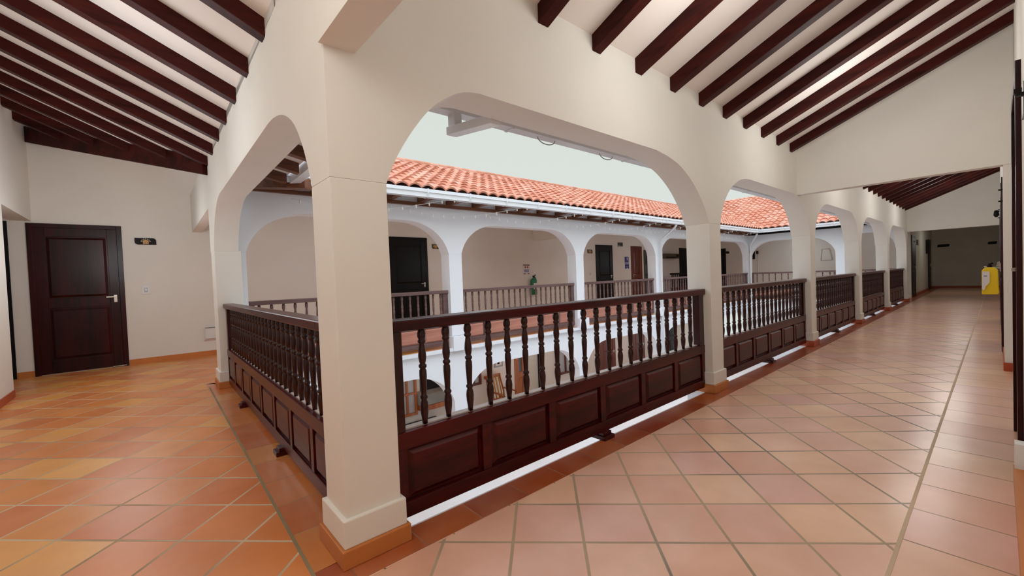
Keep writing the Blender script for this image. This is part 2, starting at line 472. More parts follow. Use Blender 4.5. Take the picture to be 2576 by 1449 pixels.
# left corridor outer wall with the opening near its end
LW = -1.815
mb = MB(FB); mb.box((-2.2, LW - .2, 0), (5.63, LW, 3.8)); mb.box((5.63, LW - .2, 2.2), (7.3, LW, 3.8))
wall('wall_left', mb)
struct(MB(FB).box((-2, LW, 0), (5.62, LW + .012, .085)).build('baseboard_left', M['base_red']))
mb = MB(); mb.box((-3.3, 5.2, 0), (-3.1, 7.23, 3)); mb.box((-3.3, 5.0, 0), (-1.95, 5.2, 3)); mb.box((-3.3, 5.0, 2.55), (-1.95, 7.4, 2.65))
wall('wall_alcove', mb)
# wall with the doors that closes the left corridor and runs behind the far gallery
struct(MB().box((-3.3, 7.23, 0), (18.3, 7.40, 3.56)).build('wall_far', M['plaster']))
mb = MB(); mb.box((-.77, 7.216, 0), (3.55, 7.23, .085)); mb.box((-1.935, 7.216, 0), (-1.765, 7.23, .085)); mb.box((4.62, 7.216, 0), (11.0, 7.23, .085)); mb.box((12.06, 7.216, 0), (13.1, 7.23, .085))
struct(mb.build('baseboard_far', M['base_tile']))
wall('wall_end_gallery', MB().box((18.1, .1, 0), (18.3, 7.3, 3.32)))
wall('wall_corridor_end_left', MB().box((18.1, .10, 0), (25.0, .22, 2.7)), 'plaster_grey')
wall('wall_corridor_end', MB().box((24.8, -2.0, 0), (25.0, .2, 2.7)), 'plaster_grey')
mb = MB(); mb.box((18.1, .085, 0), (24.8, .10, .085)); mb.box((24.785, -1.79, 0), (24.8, .10, .085))
struct(mb.build('baseboard_corridor_end', M['base_red']))
# wall behind the viewer
wall('wall_behind', MB().box((-3.2, -2.3, 0), (-3.0, 5.2, 3.8)))

# cross walls between ceiling bays
def cross(name, x0, x1, zb, y0=-1.86, m='plaster', ztop=2.74):
    mb = MB(); mb.prism([(x0, 0.0, zb), (x0, y0, zb), (x0, y0, ztop + .42 * -y0), (x0, 0.0, ztop)], (0, 0, 0), (x1 - x0, 0, 0))
    return struct(mb.build(name, M[m]))
cross('wall_crossbeam_corner', -.02, .125, 2.10)
cross('wall_crossbeam', 6.02, 6.16, 2.095)
cross('wall_crossbeam_end', 16.4, 16.56, 2.03)

# ------------------------------------------------------------------ ceilings
SA = .42
def zA(w): return 2.725 - SA * w
mb = MB(); mb.prism([(.0, .75, zA(.75)), (.0, -2.0, zA(-2.0)), (.0, -2.0, zA(-2.0) + .1), (.0, .75, zA(.75) + .1)], (.125, 0, 0), (16.56, 0, 0))
struct(mb.build('ceiling_right', M['plaster_pink']))
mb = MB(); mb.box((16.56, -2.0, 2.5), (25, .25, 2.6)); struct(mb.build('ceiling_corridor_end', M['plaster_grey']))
SB = .455
def zB(w): return 2.685 - SB * w
VL = (FB @ Vector((4.4, 0, 0))); VW = FB @ Vector((7.23, LW, 0))
mb = MB()
def P3(u, w, z): return tuple(FB @ Vector((u, w, z)))
lo = [P3(-2.3, 0, zB(0)), P3(4.4, 0, zB(0)), P3(7.25, LW, zB(LW)), P3(7.25, LW - .25, zB(LW - .25)), P3(-2.3, LW - .25, zB(LW - .25))]
mb.prism(lo, (0, 0, 0), (0, 0, .1))
lo = [P3(4.4, 0, zB(0)), P3(7.25, 0, zB(LW)), P3(7.25, LW, zB(LW))]
mb.prism(lo, (0, 0, 0), (0, 0, .1))
struct(mb.build('ceiling_left', M['plaster_pink']))
mb = MB(FB); mb.prism([(.5, 0, 2.62), (.5, .72, 2.455), (.5, .72, 2.50), (.5, 0, zB(0) + .1)], (-.2, 0, 0), (3.35, 0, 0))
struct(mb.build('ceiling_eave_left', M['plaster_pink']))
SF = .30
mb = MB(); mb.prism([(0, 4.3, 2.62), (0, 7.3, 3.5), (0, 7.3, 3.6), (0, 4.3, 2.72)], (.2, 0, 0), (18.3, 0, 0))
struct(mb.build('ceiling_far', M['plaster_pink']))
mb = MB(); mb.prism([(16.4, 0, 2.62), (18.3, 0, 3.3), (18.3, 0, 3.4), (16.4, 0, 2.72)], (0, .2, 0), (0, 4.35, 0))
struct(mb.build('ceiling_end', M['plaster_pink']))
# cross wall across the far gallery, seen through its second arch
mb = MB(); mb.prism([(8.15, 4.55, 2.2), (8.15, 7.23, 2.2), (8.15, 7.23, 3.46), (8.15, 4.55, 2.68)], (0, 0, 0), (.2, 0, 0)); struct(mb.build('wall_crossbeam_far', M['plaster']))

# ------------------------------------------------------------------ rafters
RW, RH = .085, .105
ordn = ['first', 'second', 'third', 'fourth', 'fifth', 'sixth', 'seventh', 'eighth', 'ninth', 'tenth', 'eleventh', 'twelfth', 'thirteenth', 'fourteenth', 'fifteenth', 'sixteenth', 'seventeenth', 'eighteenth', 'nineteenth', 'twentieth']
def rafterA(x1, y0=0.0, y1=-1.79):
    mb = MB()
    z0, z1 = zA(y0), zA(y1)
    mb.hexa([(x1 - RW, y0, z0 - RH), (x1, y0, z0 - RH), (x1, y1, z1 - RH), (x1 - RW, y1, z1 - RH), (x1 - RW, y0, z0 + .01), (x1, y0, z0 + .01), (x1, y1, z1 + .01), (x1 - RW, y1, z1 + .01)])
    return mb.build('ceiling_rafter', M['rafter_y'], None, .004)
for i in range(10):
    o = rafterA(1.305 + .504 * i, 0, -1.833 if 1.305 + .504 * i < 2.78 else -1.862)
    tag(o, 'dark red rafter over the right corridor, %s from the corner pillar' % ordn[i], 'rafter', 'rafters over the near part of the right corridor')
src = rafterA(6.16 + .52)
tag(src, 'dark rafter beyond the white cross wall of the right corridor, one of a close row', 'rafter', 'rafters beyond the cross wall of the right corridor')
for i in range(1, 19):
    c = src.copy(); COL.objects.link(c); c.location.x += .52 * i
def rafterB(u, wl, wr):
    mb = MB(FB)
    mb.hexa([(u, wl, zB(wl) - RH), (u, wr, zB(wr) - RH), (u + RW, wr, zB(wr) - RH), (u + RW, wl, zB(wl) - RH), (u, wl, zB(wl) + .01), (u, wr, zB(wr) + .01), (u + RW, wr, zB(wr) + .01), (u + RW, wl, zB(wl) + .01)])
    return mb.build('ceiling_rafter', M['rafter_x'], None, .004)
for i in range(7):
    o = rafterB(1.0 + .545 * i, LW, 0)
    tag(o, 'dark red rafter over the left corridor, %s from the corner pillar' % ordn[i], 'rafter', 'rafters over the left corridor')
for i in range(4):
    u = 1.0 + .545 * (7 + i)
    wv = LW * (u - 4.4) / 2.83
    o = rafterB(u, LW, wv - .06)
    tag(o, 'short dark rafter ending on the diagonal beam of the left corridor, %s from the viewer' % ordn[i], 'rafter', 'short rafters at the end of the left corridor')
# diagonal valley beam
a = Vector(P3(4.36, 0, 0)); b = Vector(P3(7.22, LW, 0)); d = (b - a).normalized(); n = Vector((-d.y, d.x, 0)) * .06
za, zb_ = zB(0), zB(LW)
mb = MB(); mb.hexa([a - n + Vector((0, 0, za - .20)), a + n + Vector((0, 0, za - .20)), b + n + Vector((0, 0, zb_ - .20)), b - n + Vector((0, 0, zb_ - .20)),
                    a - n + Vector((0, 0, za + .01)), a + n + Vector((0, 0, za + .01)), b + n + Vector((0, 0, zb_ + .01)), b - n + Vector((0, 0, zb_ + .01))])
tag(mb.build('valley_beam', M['rafter_x']), 'heavy dark diagonal beam above the door at the end of the left corridor', 'beam')

# ------------------------------------------------------------------ balustrades
def baluster_mb(h=.475, r=1.0):
    H = h
    pr = [(.013, 0), (.014, .02), (.019, .055), (.0205, .085), (.018, .105), (.0135, .118), (.019, .126), (.019, .134), (.0135, .142), (.0145, .155),
          (.016, .19), (.0185, .235), (.0175, .262), (.013, .270), (.0195, .278), (.0195, .288), (.013, .295), (.0165, .305), (.020, .33), (.0175, .36),
          (.0135, .385), (.0125, .392), (.0195, .400), (.0195, .408), (.0150, .414), (.0205, .428), (.0205, .442), (.014, .468), (.012, .475)]
    mb = MB(); mb.lathe([(a * r, z * H / .475) for a, z in pr], (0, 0, 0), 12)
    return mb
def baluster_far():
    mb = MB(); mb.lathe([(.013, 0), (.02, .07), (.013, .12), (.019, .13), (.013, .15), (.019, .25), (.013, .27), (.02, .285), (.016, .33), (.013, .39), (.019, .405), (.02, .435), (.013, .475)], (0, 0, 0), 8)
    return mb
def balustrade(mat, u0, u1, nb, first, step, label, woods, panels, feet, side=1, far=False, name='balustrade', pitch0=None, wf=.07, pt=None):
    """side=+1: the inner (corridor) face is at w=wf; the railing runs u0..u1"""
    c = mat @ Vector(((u0 + u1) / 2, wf + .035, 0))
    t = empty(name, c)
    def W(a): return wf + a
    # top rail
    MB(mat).box((u0, W(-.018), .918), (u1, W(.088), .972)).build('top_rail', woods[0], t, .008)
    # end posts
    for (a, b) in ((u0, u0 + .075), (u1 - .09, u1)):
        MB(mat).box((a, W(.004), .445), (b, W(.066), .918)).build('post', woods[1], t, .003)
    # solid lower panel: one framed board with raised fields
    mb = MB(mat)
    z0, z1 = .045, .445
    mb.box((u0, W(.022), z0), (u1, W(.048), z1))
    for s0, s1 in ((W(0), W(.022)), (W(.048), W(.070))):
        mb.box((u0, s0, z1 - .078), (u1, s1, z1)); mb.box((u0, s0, z0), (u1, s1, z0 + .072))
    n = max(2, round((u1 - u0 - .06) / .478))
    st = (u1 - u0 - .06) / n
    sw = .055
    for k in range(n + 1):
        uc = u0 + .03 + st * k
        a, b = max(u0, uc - sw / 2), min(u1, uc + sw / 2)
        for s0, s1 in ((W(.002), W(.022)), (W(.048), W(.068))): mb.box((a, s0, z0 + .072), (b, s1, z1 - .078))
    mb.build('lower_panel', woods[0], t, .003)
    fld = MB(mat)
    for k in range(n):
        a = u0 + .03 + st * k + sw / 2 + .028; b = u0 + .03 + st * (k + 1) - sw / 2 - .012
        fld2 = MB(mat)
        for (q0, q1) in ((W(.022), W(.006)), (W(.048), W(.064))):
            i = .022
            zz0, zz1 = z0 + .084, z1 - .09
            fld2.hexa([(a, q0, zz0), (b, q0, zz0), (b, q0, zz1), (a, q0, zz1), (a + i, q1, zz0 + i), (b - i, q1, zz0 + i), (b - i, q1, zz1 - i), (a + i, q1, zz1 - i)])
        fld2.build('raised_panel', panels, t)
    MB(mat).box((u0, W(.030), .445), (u1, W(.074), .452)).build('panel_cap', M['worn'] if not far else woods[0], t)
    for f in feet:
        mb = MB(mat)
        mb.prism([(f - .055, W(-.05), 0), (f - .055, W(.08), 0), (f - .055, W(.08), .05), (f - .055, W(-.02), .05), (f - .055, W(-.05), .03)], (0, 0, 0), tuple((mat.inverted() @ Vector((0, 0, 0)) * 0)) if False else (0, 0, 0)) if False else None
        mb.box((f - .055, W(-.045), 0), (f + .055, W(.08), .028)); mb.box((f - .045, W(-.025), .028), (f + .045, W(.07), .05))
        mb.build('foot_block', woods[0], t, .003)
    # balusters
    me = None
    for k in range(nb):
        q = mat @ Vector((first + step * k, W(.035), .45))
        if me is None:
            o = (baluster_far() if far else baluster_mb()).build('baluster', woods[1], t)
            me = o
            me.location = q - c
        else:
            o = me.copy(); COL.objects.link(o); o.parent = t; o.location = q - c
    return tag(t, label, 'railing', 'weathered railings across the courtyard' if far else 'dark turned-wood railings of the near corridors')
wA = (M['wood'], M['wood_z'])
wB = (M['wood_y'], M['wood_z'])
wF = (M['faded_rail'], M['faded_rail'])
labA = ['dark turned-wood railing beside the near corner pillar, largest on the right side', 'dark turned-wood railing in the second arch of the right corridor',
        'dark turned-wood railing in the third arch of the right corridor', 'dark turned-wood railing in the fourth arch of the right corridor', 'farthest dark turned-wood railing of the right corridor']
for k in range(5):
    a = colsA[k][1]; b = colsA[k + 1][0]
    nb = 21 if k == 0 else 20
    f0 = .434 if k == 0 else a + .10
    st = .137 if k == 0 else (b - .13 - f0) / (nb - 1)
    balustrade(FA, a, b, nb, f0, st, labA[k], wA, M['wood'], [a + (b - a) * .5])
balustrade(FB, .24, 4.12, 27, .37, .1345, 'long dark turned-wood railing along the left corridor', wB, M['wood_y'], [1.50, 3.05])
labF = ['weathered railing of the far gallery at its left end, behind the corner pillar', 'weathered railing of the far gallery in front of the green fire extinguisher',
        'weathered railing of the far gallery in front of the blue signs', 'weathered railing of the far gallery below the wall air conditioner', 'weathered railing of the far gallery left of the courtyard corner pillar']
for k in range(5):
    a = colsF[k][1]; b = colsF[k + 1][0]
    nb = 20
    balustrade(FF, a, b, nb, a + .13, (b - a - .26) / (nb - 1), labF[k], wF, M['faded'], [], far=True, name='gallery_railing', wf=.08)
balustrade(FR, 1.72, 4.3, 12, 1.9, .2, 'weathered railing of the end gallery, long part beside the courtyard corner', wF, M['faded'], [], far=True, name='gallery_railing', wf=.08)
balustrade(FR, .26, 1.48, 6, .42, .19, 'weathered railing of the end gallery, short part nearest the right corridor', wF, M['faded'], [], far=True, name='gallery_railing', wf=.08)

# ------------------------------------------------------------------ tiled roofs of the far and end wings
def tile_field(u0, u1, length, mapf, trim=None):
    """barrel tiles: heightfield with one step per course"""
    mb = MB()
    P = .205; C = .29
    nc = int(length / C)
    ns = 8
    nu = int((u1 - u0) / P)
    for c in range(nc):
        rows = []
        for (s, lift) in ((0.0, .030), (.5, .018), (1.02, .004)):
            row = []
            for i in range(nu * ns + 1):
                ph = i / ns
                u = u0 + ph * P
                h = .052 * abs(math.cos(math.pi * ph)) ** .8 + lift
                row.append(mb.pt(mapf(u, (c + s) * C, h)))
            rows.append(row)
        front = [mb.pt(mapf(u0 + i / ns * P, c * C, .052 * abs(math.cos(math.pi * i / ns)) ** .8 + .004)) for i in range(nu * ns + 1)]
        rr = [front] + rows
        for a, b in zip(rr, rr[1:]):
            for i in range(nu * ns):
                u = u0 + i / ns * P
                if trim and not trim(u, (c + .5) * C): continue
                mb.f.append([a[i], a[i + 1], b[i + 1], b[i]])
    mb.smooth = False
    return mb
SR = .425; EY, EZ = 3.78, 2.49
cs = 1 / math.hypot(1, SR); sn = SR * cs
def map_far(u, s, h): return (u, EY + s * cs - h * sn, EZ + s * sn + h * cs)
roof = empty('tiled_roof', (8, 5.2, 2.45))
tf = tile_field(-.0, 19.2, 3.1, map_far, lambda u, s: u < 15.9 + (s * cs) + .15 and u > .85 - s * .9)
tf.build('clay_tiles', M['clay'], roof)
MB().prism([(0, EY + .05, EZ - .015), (0, EY + 3.0 * cs, EZ - .015 + 3.0 * sn), (0, EY + 3.0 * cs, EZ + .0 + 3.0 * sn), (0, EY + .05, EZ + .0)], (.5, 0, 0), (16.4, 0, 0)).build('roof_deck', M['white'], roof)
mb = MB(); mb.tube([(-.0, EY + 3.1 * cs, EZ + 3.1 * sn + .02), (18.6, EY + 3.1 * cs, EZ + 3.1 * sn + .02)], .07, 8); mb.build('ridge_cap', M['clay'], roof)
mb = MB(); mb.prism([(0, 3.84, 2.455), (0, 4.3, 2.50), (0, 4.3, 2.60), (0, 3.84, 2.49)], (.6, 0, 0), (16.4, 0, 0)); mb.build('soffit', M['white'], roof)
mb = MB(); mb.box((.25, 4.24, 2.335), (16.4, 4.30, 2.385)); mb.build('wall_plate', M['eave_wood'], roof)
for k in range(30):
    x = .65 + .53 * k
    mb = MB(); mb.hexa([(x, 3.90, 2.39), (x + .09, 3.90, 2.39), (x + .09, 4.3, 2.385), (x, 4.3, 2.385), (x, 3.90, 2.465), (x + .09, 3.90, 2.465), (x + .09, 4.3, 2.51), (x, 4.3, 2.51)])
    mb.build('rafter_tail', M['eave_wood'], roof)
tag(roof, 'orange clay tiled roof over the far gallery across the courtyard', 'roof')
EX, EZ2 = 15.9, 2.49
def map_end(u, s, h): return (EX + s * cs - h * sn, u, EZ2 + s * sn + h * cs)
roof2 = empty('tiled_roof', (17, 2.4, 2.45))
tile_field(.3, 7.0, 4.65, map_end, lambda u, s: u < 3.78 + (s * cs) + .1).build('clay_tiles', M['clay'], roof2)
MB().prism([(EX + .05, 0, EZ2 - .015), (EX + 2.9 * cs, 0, EZ2 - .015 + 2.9 * sn), (EX + 2.9 * cs, 0, EZ2 + .0 + 2.9 * sn), (EX + .05, 0, EZ2 + .0)], (0, .3, 0), (0, 3.8, 0)).build('roof_deck', M['white'], roof2)
mb = MB(); mb.prism([(15.95, 0, 2.455), (16.4, 0, 2.56), (16.4, 0, 2.60), (15.95, 0, 2.49)], (0, .25, 0), (0, 4.2, 0)); mb.build('soffit', M['white'], roof2)
mb = MB(); mb.box((16.31, .25, 2.335), (16.4, 4.2, 2.43)); mb.build('wall_plate', M['black'], roof2)
tag(roof2, 'pale orange clay tiled roof over the end gallery, meeting the long roof at the corner', 'roof')

def gutter(name, p0, p1, out, label, brackets=8, h=.115, w=.10):
    """open box gutter from p0 to p1, out = outward unit vector"""
    p0 = Vector(p0); p1 = Vector(p1); o = Vector(out)
    t = empty(name, (p0 + p1) / 2)
    z = Vector((0, 0, 1))
    sec = [Vector((0, 0, 0)), o * w, o * w + z * h * .55, o * (w + .018) + z * h * .6, o * (w + .018) + z * h, o * (w - .0) + z * h, o * (w - .0) + z * h * .6, o * (w - .012) + z * .012, o * .012 + z * .012, o * .012 + z * h, z * h]
    mb = MB(); mb.prism([p0 + q for q in sec], (0, 0, 0), tuple(p1 - p0)); mb.build('trough', M['gutter'], t)
    for k in range(brackets):
        c = p0 + (p1 - p0) * ((k + .5) / brackets); d = (p1 - p0).normalized() * .012
        mb = MB(); q = [c + o * (w + .004) - z * .006, c + o * (w + .026) + z * h * .5, c + o * (w + .026) + z * (h + .006), c + o * (w - .01) + z * (h + .006), c - z * .006]
        mb.prism(q, tuple(-d), tuple(d)); mb.build('bracket', M['gutter'], t)
    return tag(t, label, 'gutter', 'white rain gutters around the courtyard')
gutter('roof_gutter', (.75, 3.86, 2.375), (15.95, 3.86, 2.375), (0, -1, 0), 'long white rain gutter under the tiled roof of the far gallery', 20)
gutter('roof_gutter', (15.98, 4.0, 2.375), (15.98, .6, 2.375), (-1, 0, 0), 'white rain gutter under the end gallery roof, at right angles to the long one', 5)
gn = gutter('roof_gutter', (.80, .62, 2.262), (16.0, .62, 2.262), (0, 1, 0), 'white rain gutter above the near arches, seen from below against the sky', 10, .1, .09)
gb = gutter('roof_gutter', (.73, .75, 2.36), (.80, 3.80, 2.36), (1, 0, 0), 'white rain gutter over the left railing, glimpsed through the left arch', 4)
# downspout elbow of the near gutter
mb = MB(); mb.box((1.04, .63, 2.15), (1.10, .71, 2.27)); mb.prism([(1.03, .24, 2.075), (1.11, .24, 2.075), (1.11, .24, 2.13), (1.03, .24, 2.13)], (0, 0, 0), (0, .48, .06))
tag(mb.build('downspout', M['gutter'], None, .003), 'short white downspout elbow hanging under the near gutter, against the sky', 'pipe')
for k, x in enumerate((1.95, 2.75)):
    mb = MB(); mb.tube([(x + .10 * math.cos(a_), .66, 2.262 - .045 * math.sin(a_)) for a_ in [math.pi * j / 10 for j in range(11)]], .004, 6)
    tag(mb.build('cable_loop', M['grey']), 'thin loop of cable hanging below the near gutter, %s of two' % ('left' if k == 0 else 'right'), 'cable', 'cable loops under the near gutter')
# down pipes on the courtyard side
mb = MB(); mb.tube([(10.08, 3.80, 2.38), (10.08, 3.85, 2.30), (10.02, 4.22, 2.0), (10.02, 4.24, 1.0), (10.02, 4.24, -2.35)], .03, 8)
tag(mb.build('drain_pipe', M['white']), 'white drain pipe running down the far gallery pillar right of the blue signs', 'pipe')
mb = MB(); mb.tube([(15.9, 3.85, 2.36), (15.9, 3.9, 2.26), (16.3, 4.22, 2.0), (16.36, 4.25, 1.7), (16.36, 4.25, -2.35)], .035, 8)
tag(mb.build('drain_pipe', M['white']), 'white drain pipe at the corner pillar where the two far galleries meet', 'pipe')

# left eave: rafter tails and corner beam seen through the left arch
for i in range(6):
    u = 1.0 + .545 * i
    mb = MB(FB); mb.hexa([(u, TH, 2.45), (u + .09, TH, 2.45), (u + .09, .70, 2.35), (u, .70, 2.35), (u, TH, 2.57), (u + .09, TH, 2.57), (u + .09, .70, 2.47), (u, .70, 2.47)])
    tag(mb.build('eave_rafter', M['eave_wood']), 'brown eave rafter tail above the left arch, %s from the corner pillar' % ordn[i], 'rafter', 'eave rafter tails over the left railing')
mb = MB(); a = Vector((.33, 4.32, 2.36)); b = Vector((.98, 3.70, 2.30)); n = Vector((.05, .05, 0)); zz = Vector((0, 0, .13))
mb.hexa([a - n, a + n, b + n, b - n, a - n + zz, a + n + zz, b + n + zz, b - n + zz])
tag(mb.build('corner_beam', M['eave_wood']), 'brown diagonal eave beam at the inner corner beyond the left arch', 'beam')

# ------------------------------------------------------------------ string lights on the far eave
bulb_src = None
for k in range(9):
    x0 = .9 + 1.55 * k; x1 = x0 + 2.35
    pts = []
    for j in range(25):
        t_ = j / 24
        x = x0 + (x1 - x0) * t_
        y = 4.12 - .33 * max(0, (t_ - .45) / .55) ** 1.0
        z = 2.25 + .15 * t_ ** 2.2 - .10 * math.sin(math.pi * min(1, t_ * 1.15)) * (1 - .3 * t_)
        pts.append((x, y, z))
    t = empty('string_lights', pts[0])
    MB().tube(pts, .0045, 5).build('wire', M['white'], t)
    for j in range(1, 24, 2):
        p = pts[j]
        if bulb_src is None:
            mb = MB(); mb.lathe([(.005, 0), (.012, .01), (.012, .035), (.006, .055)], (0, 0, -.045), 6)
            o = mb.build('bulb', M['bulb'], t); bulb_src = o
        else:
            o = bulb_src.copy(); COL.objects.link(o); o.parent = t
        o.location = Vector(p) - Vector(pts[0]) + Vector((0, 0, -.042))
    tag(t, 'strand of small white string lights under the far eave, %s from the left' % ordn[k], 'string lights', 'string light strands under the far eave')

# ------------------------------------------------------------------ doors
door_n = [0]
def panel_door(mat, u0, u1, h, m, frame_m=None, handle='right', win=False, proud=.02, fw=.06, z0=0, glass=None, leafs=1):
    """door in the plane w=0 of mat, facing -w"""
    door_n[0] += 1
    c = mat @ Vector(((u0 + u1) / 2, 0, z0))
    t = empty('door_%d' % door_n[0], c)
    t['kind'] = 'structure'
    fm = frame_m or m
    mb = MB(mat); mb.box((u0, -proud, z0), (u0 + fw, .03, z0 + h)); mb.box((u1 - fw, -proud, z0), (u1, .03, z0 + h)); mb.box((u0 + fw, -proud, z0 + h - fw), (u1 - fw, .03, z0 + h))
    mb.build('door_frame', fm, t, .003)
    a, b = u0 + fw, u1 - fw
    mb = MB(mat); mb.box((a, -.006, z0 + .012), (b, .03, z0 + h - fw))
    st = .11
    zm = z0 + h * .47
    # stiles and rails
    for q in ((a, a + st, z0 + .012, z0 + h - fw), (b - st, b, z0 + .012, z0 + h - fw), (a + st, b - st, z0 + .012, z0 + .20), (a + st, b - st, zm - .07, zm + .07), (a + st, b - st, z0 + h - fw - .12, z0 + h - fw)):
        mb.box((q[0], -.018, q[2]), (q[1], -.006, q[3]))
    mb.build('door_leaf', m, t, .003)
    for (p0, p1) in ((z0 + .20, zm - .07), (zm + .07, z0 + h - fw - .12)):
        mb = MB(mat)
        i = .03; A, B = a + st + .015, b - st - .015; Z0, Z1 = p0 + .015, p1 - .015
        mb.hexa([(A, -.006, Z0), (B, -.006, Z0), (B, -.006, Z1), (A, -.006, Z1), (A + i, -.020, Z0 + i), (B - i, -.020, Z0 + i), (B - i, -.020, Z1 - i), (A + i, -.020, Z1 - i)])
        mb.build('door_panel', glass if (glass and p0 > zm) else m, t)
    hu = b - .05 if handle == 'right' else a + .05
    mb = MB(mat); mb.box((hu - .018, -.026, zm - .02), (hu + .018, -.018, zm + .09)); mb.box((hu - .012 - (.09 if handle == 'right' else -.0), -.055, zm + .055), (hu + .012 + (.09 if handle != 'right' else 0), -.043, zm + .072)); mb.box((hu - .01, -.05, zm + .052), (hu + .01, -.02, zm + .075))
    mb.build('door_handle', M['brass'], t)
    return t
FD = Matrix.Translation((0, 7.23, 0))
panel_door(FD, -1.765, -.775, 2.175, M['door'])
mb = MB(); mb.box((-.96, 7.19, .012), (-.80, 7.204, .022)); tag(mb.build('door_sweep', M['brass']), 'thin bright metal strip at the foot of the mahogany door', 'strip')
panel_door(FD, -2.95, -1.935, 2.19, M['blackwood'], None, 'left')
panel_door(FD, 3.60, 4.60, 2.165, M['blackwood'], M['blackwood'])
panel_door(FD, 11.06, 12.01, 2.14, M['blackwood'], M['blackwood'])
panel_door(FD, 13.16, 13.89, 2.13, M['door_red'], M['door_red'], 'left')
panel_door(FD, 16.80, 17.70, 2.12, M['blackwood'], M['blackwood'])
FE = Matrix(((0, 1, 0, 18.1), (1, 0, 0, 0), (0, 0, 1, 0), (0, 0, 0, 1)))
panel_door(FE, 5.83, 6.6, 2.02, M['blackwood'], M['blackwood'])
FC = Matrix(((1, 0, 0, 0), (0, 1, 0, .10), (0, 0, 1, 0), (0, 0, 0, 1)))
panel_door(FC, 18.25, 19.15, 2.02, M['blackwood'], M['blackwood'])
panel_door(FC, 23.1, 24.0, 2.02, M['blackwood'], M['blackwood'])
FW_ = Matrix(((1, 0, 0, 0), (0, -1, 0, -1.862), (0, 0, 1, 0), (0, 0, 0, 1)))
panel_door(FW_, 2.80, 3.80, 2.15, M['door'], M['door'], proud=.05, fw=.07)
FX = Matrix(((1, 0, 0, 0), (0, -1, 0, -1.79), (0, 0, 1, 0), (0, 0, 0, 1)))
panel_door(FX, 7.2, 8.2, 2.12, M['door'], M['door'], proud=.012)
panel_door(FX, 10.4, 11.4, 2.12, M['door'], M['door'], proud=.012)
panel_door(FX, 13.6, 14.6, 2.12, M['door'], M['door'], proud=.012)
# dark passage opening right of the red door
mb = MB(); mb.box((14.02, 7.20, 0), (14.06, 7.23, 2.0)); mb.box((14.30, 7.20, 0), (14.34, 7.23, 2.0)); mb.box((14.06, 7.20, 1.96), (14.30, 7.23, 2.0))
t = empty('window_1', (14.18, 7.22, 0)); t['kind'] = 'structure'
mb.build('window_frame', M['olive'], t); MB().box((14.06, 7.215, .0), (14.30, 7.229, 1.96)).build('window_pane', M['glass'], t)  # dark sheet paints the unlit depth of the passage

# ------------------------------------------------------------------ plaques, signs, fittings
def rounded_poly(w, h, r, corners, n=6):
    """outline in (u,z); corners: which of (bl,br,tr,tl) are rounded"""
    out = []
    cs_ = [((0, 0), 180), ((w, 0), 270), ((w, h), 0), ((0, h), 90)]
    for i, ((cx, cz), a0) in enumerate(cs_):
        if corners[i]:
            ox = cx + (r if cx == 0 else -r); oz = cz + (r if cz == 0 else -r)
            for k in range(n + 1):
                a = math.radians(a0 + 90 * k / n)
                out.append((ox + r * math.cos(a), oz + r * math.sin(a)))
        else: out.append((cx, cz))
    return out
def plaque(u, z, w, h, y, label, sun=True, m=None, name='door_plaque', group=None, cat='sign', matf=None):
    mat = matf or Matrix.Translation((0, y, 0))
    t = empty(name, mat @ Vector((u + w / 2, -.01, z)))
    mb = MB(mat); mb.prism([(u + a, 0, z + b) for a, b in rounded_poly(w, h, h * .42, (1, 0, 1, 0))], (0, -.014, 0), (0, -.002, 0)); mb.build('board', m or M['black'], t)
    if sun:
        mb = MB(mat); cx = u + w * .51; cz = z + h * .42
        R0 = h * .30
        pl = [(cx + R0 * 1.25 * math.cos(math.pi * k / 12), -0, cz + R0 * math.sin(math.pi * k / 12)) for k in range(13)]
        mb.prism(pl, (0, -.018, 0), (0, -.0145, 0)); mb.box((cx - R0 * 1.1, -.018, z + h * .08), (cx + R0 * 1.1, -.0145, cz - .002)); mb.build('emblem', M['gold'], t)
        for k in range(7):
            a = math.pi * (k + .5) / 7
            r0, r1 = R0 * 1.25, R0 * 1.6
            c_, s_ = math.cos(a), math.sin(a)
            mb = MB(mat); n_ = (-s_ * .004, c_ * .004)
            mb.prism([(cx + c_ * r0 * 1.2 + n_[0], 0, cz + s_ * r0 + n_[1]), (cx + c_ * r1 * 1.2 + n_[0] * 2, 0, cz + s_ * r1 + n_[1] * 2), (cx + c_ * r1 * 1.2 - n_[0] * 2, 0, cz + s_ * r1 - n_[1] * 2), (cx + c_ * r0 * 1.2 - n_[0], 0, cz + s_ * r0 - n_[1])], (0, -.018, 0), (0, -.0145, 0))
            mb.build('ray', M['cream'], t)
        mb = MB(mat)
        for k in range(3): mb.box((cx - R0 * .95 + k * R0 * .68, -.019, z + h * .14), (cx - R0 * .95 + k * R0 * .68 + R0 * .5, -.018, z + h * .34))
        mb.build('lettering', M['door_orange'], t)
    return tag(t, label, cat, group)
plaque(-.627, 1.895, .262, .105, 7.23, 'small black door plaque with a golden sunburst, right of the mahogany door')
plaque(4.735, 1.905, .19, .115, 7.23, 'dark brass plaque beside the black door of the far gallery, left of the extinguisher', True, M['olive'])
plaque(10.62, 1.845, .27, .125, 7.23, 'dark plaque with a pale emblem left of the black door in the far gallery', True, M['olive'])
plaque(-5.82, 1.79, .13, .10, 0, 'tiny dark plaque beside the door at the far right corner gallery', False, matf=Matrix(((0, 1, 0, 18.1), (-1, 0, 0, 0), (0, 0, 1, 0), (0, 0, 0, 1))))
FEN = Matrix(((0, 1, 0, 24.8), (1, 0, 0, 0), (0, 0, 1, 0), (0, 0, 0, 1)))
plaque(-.42, 1.72, .36, .11, 0, 'black plaque on the dim end wall of the right corridor, left one', False, matf=FEN)
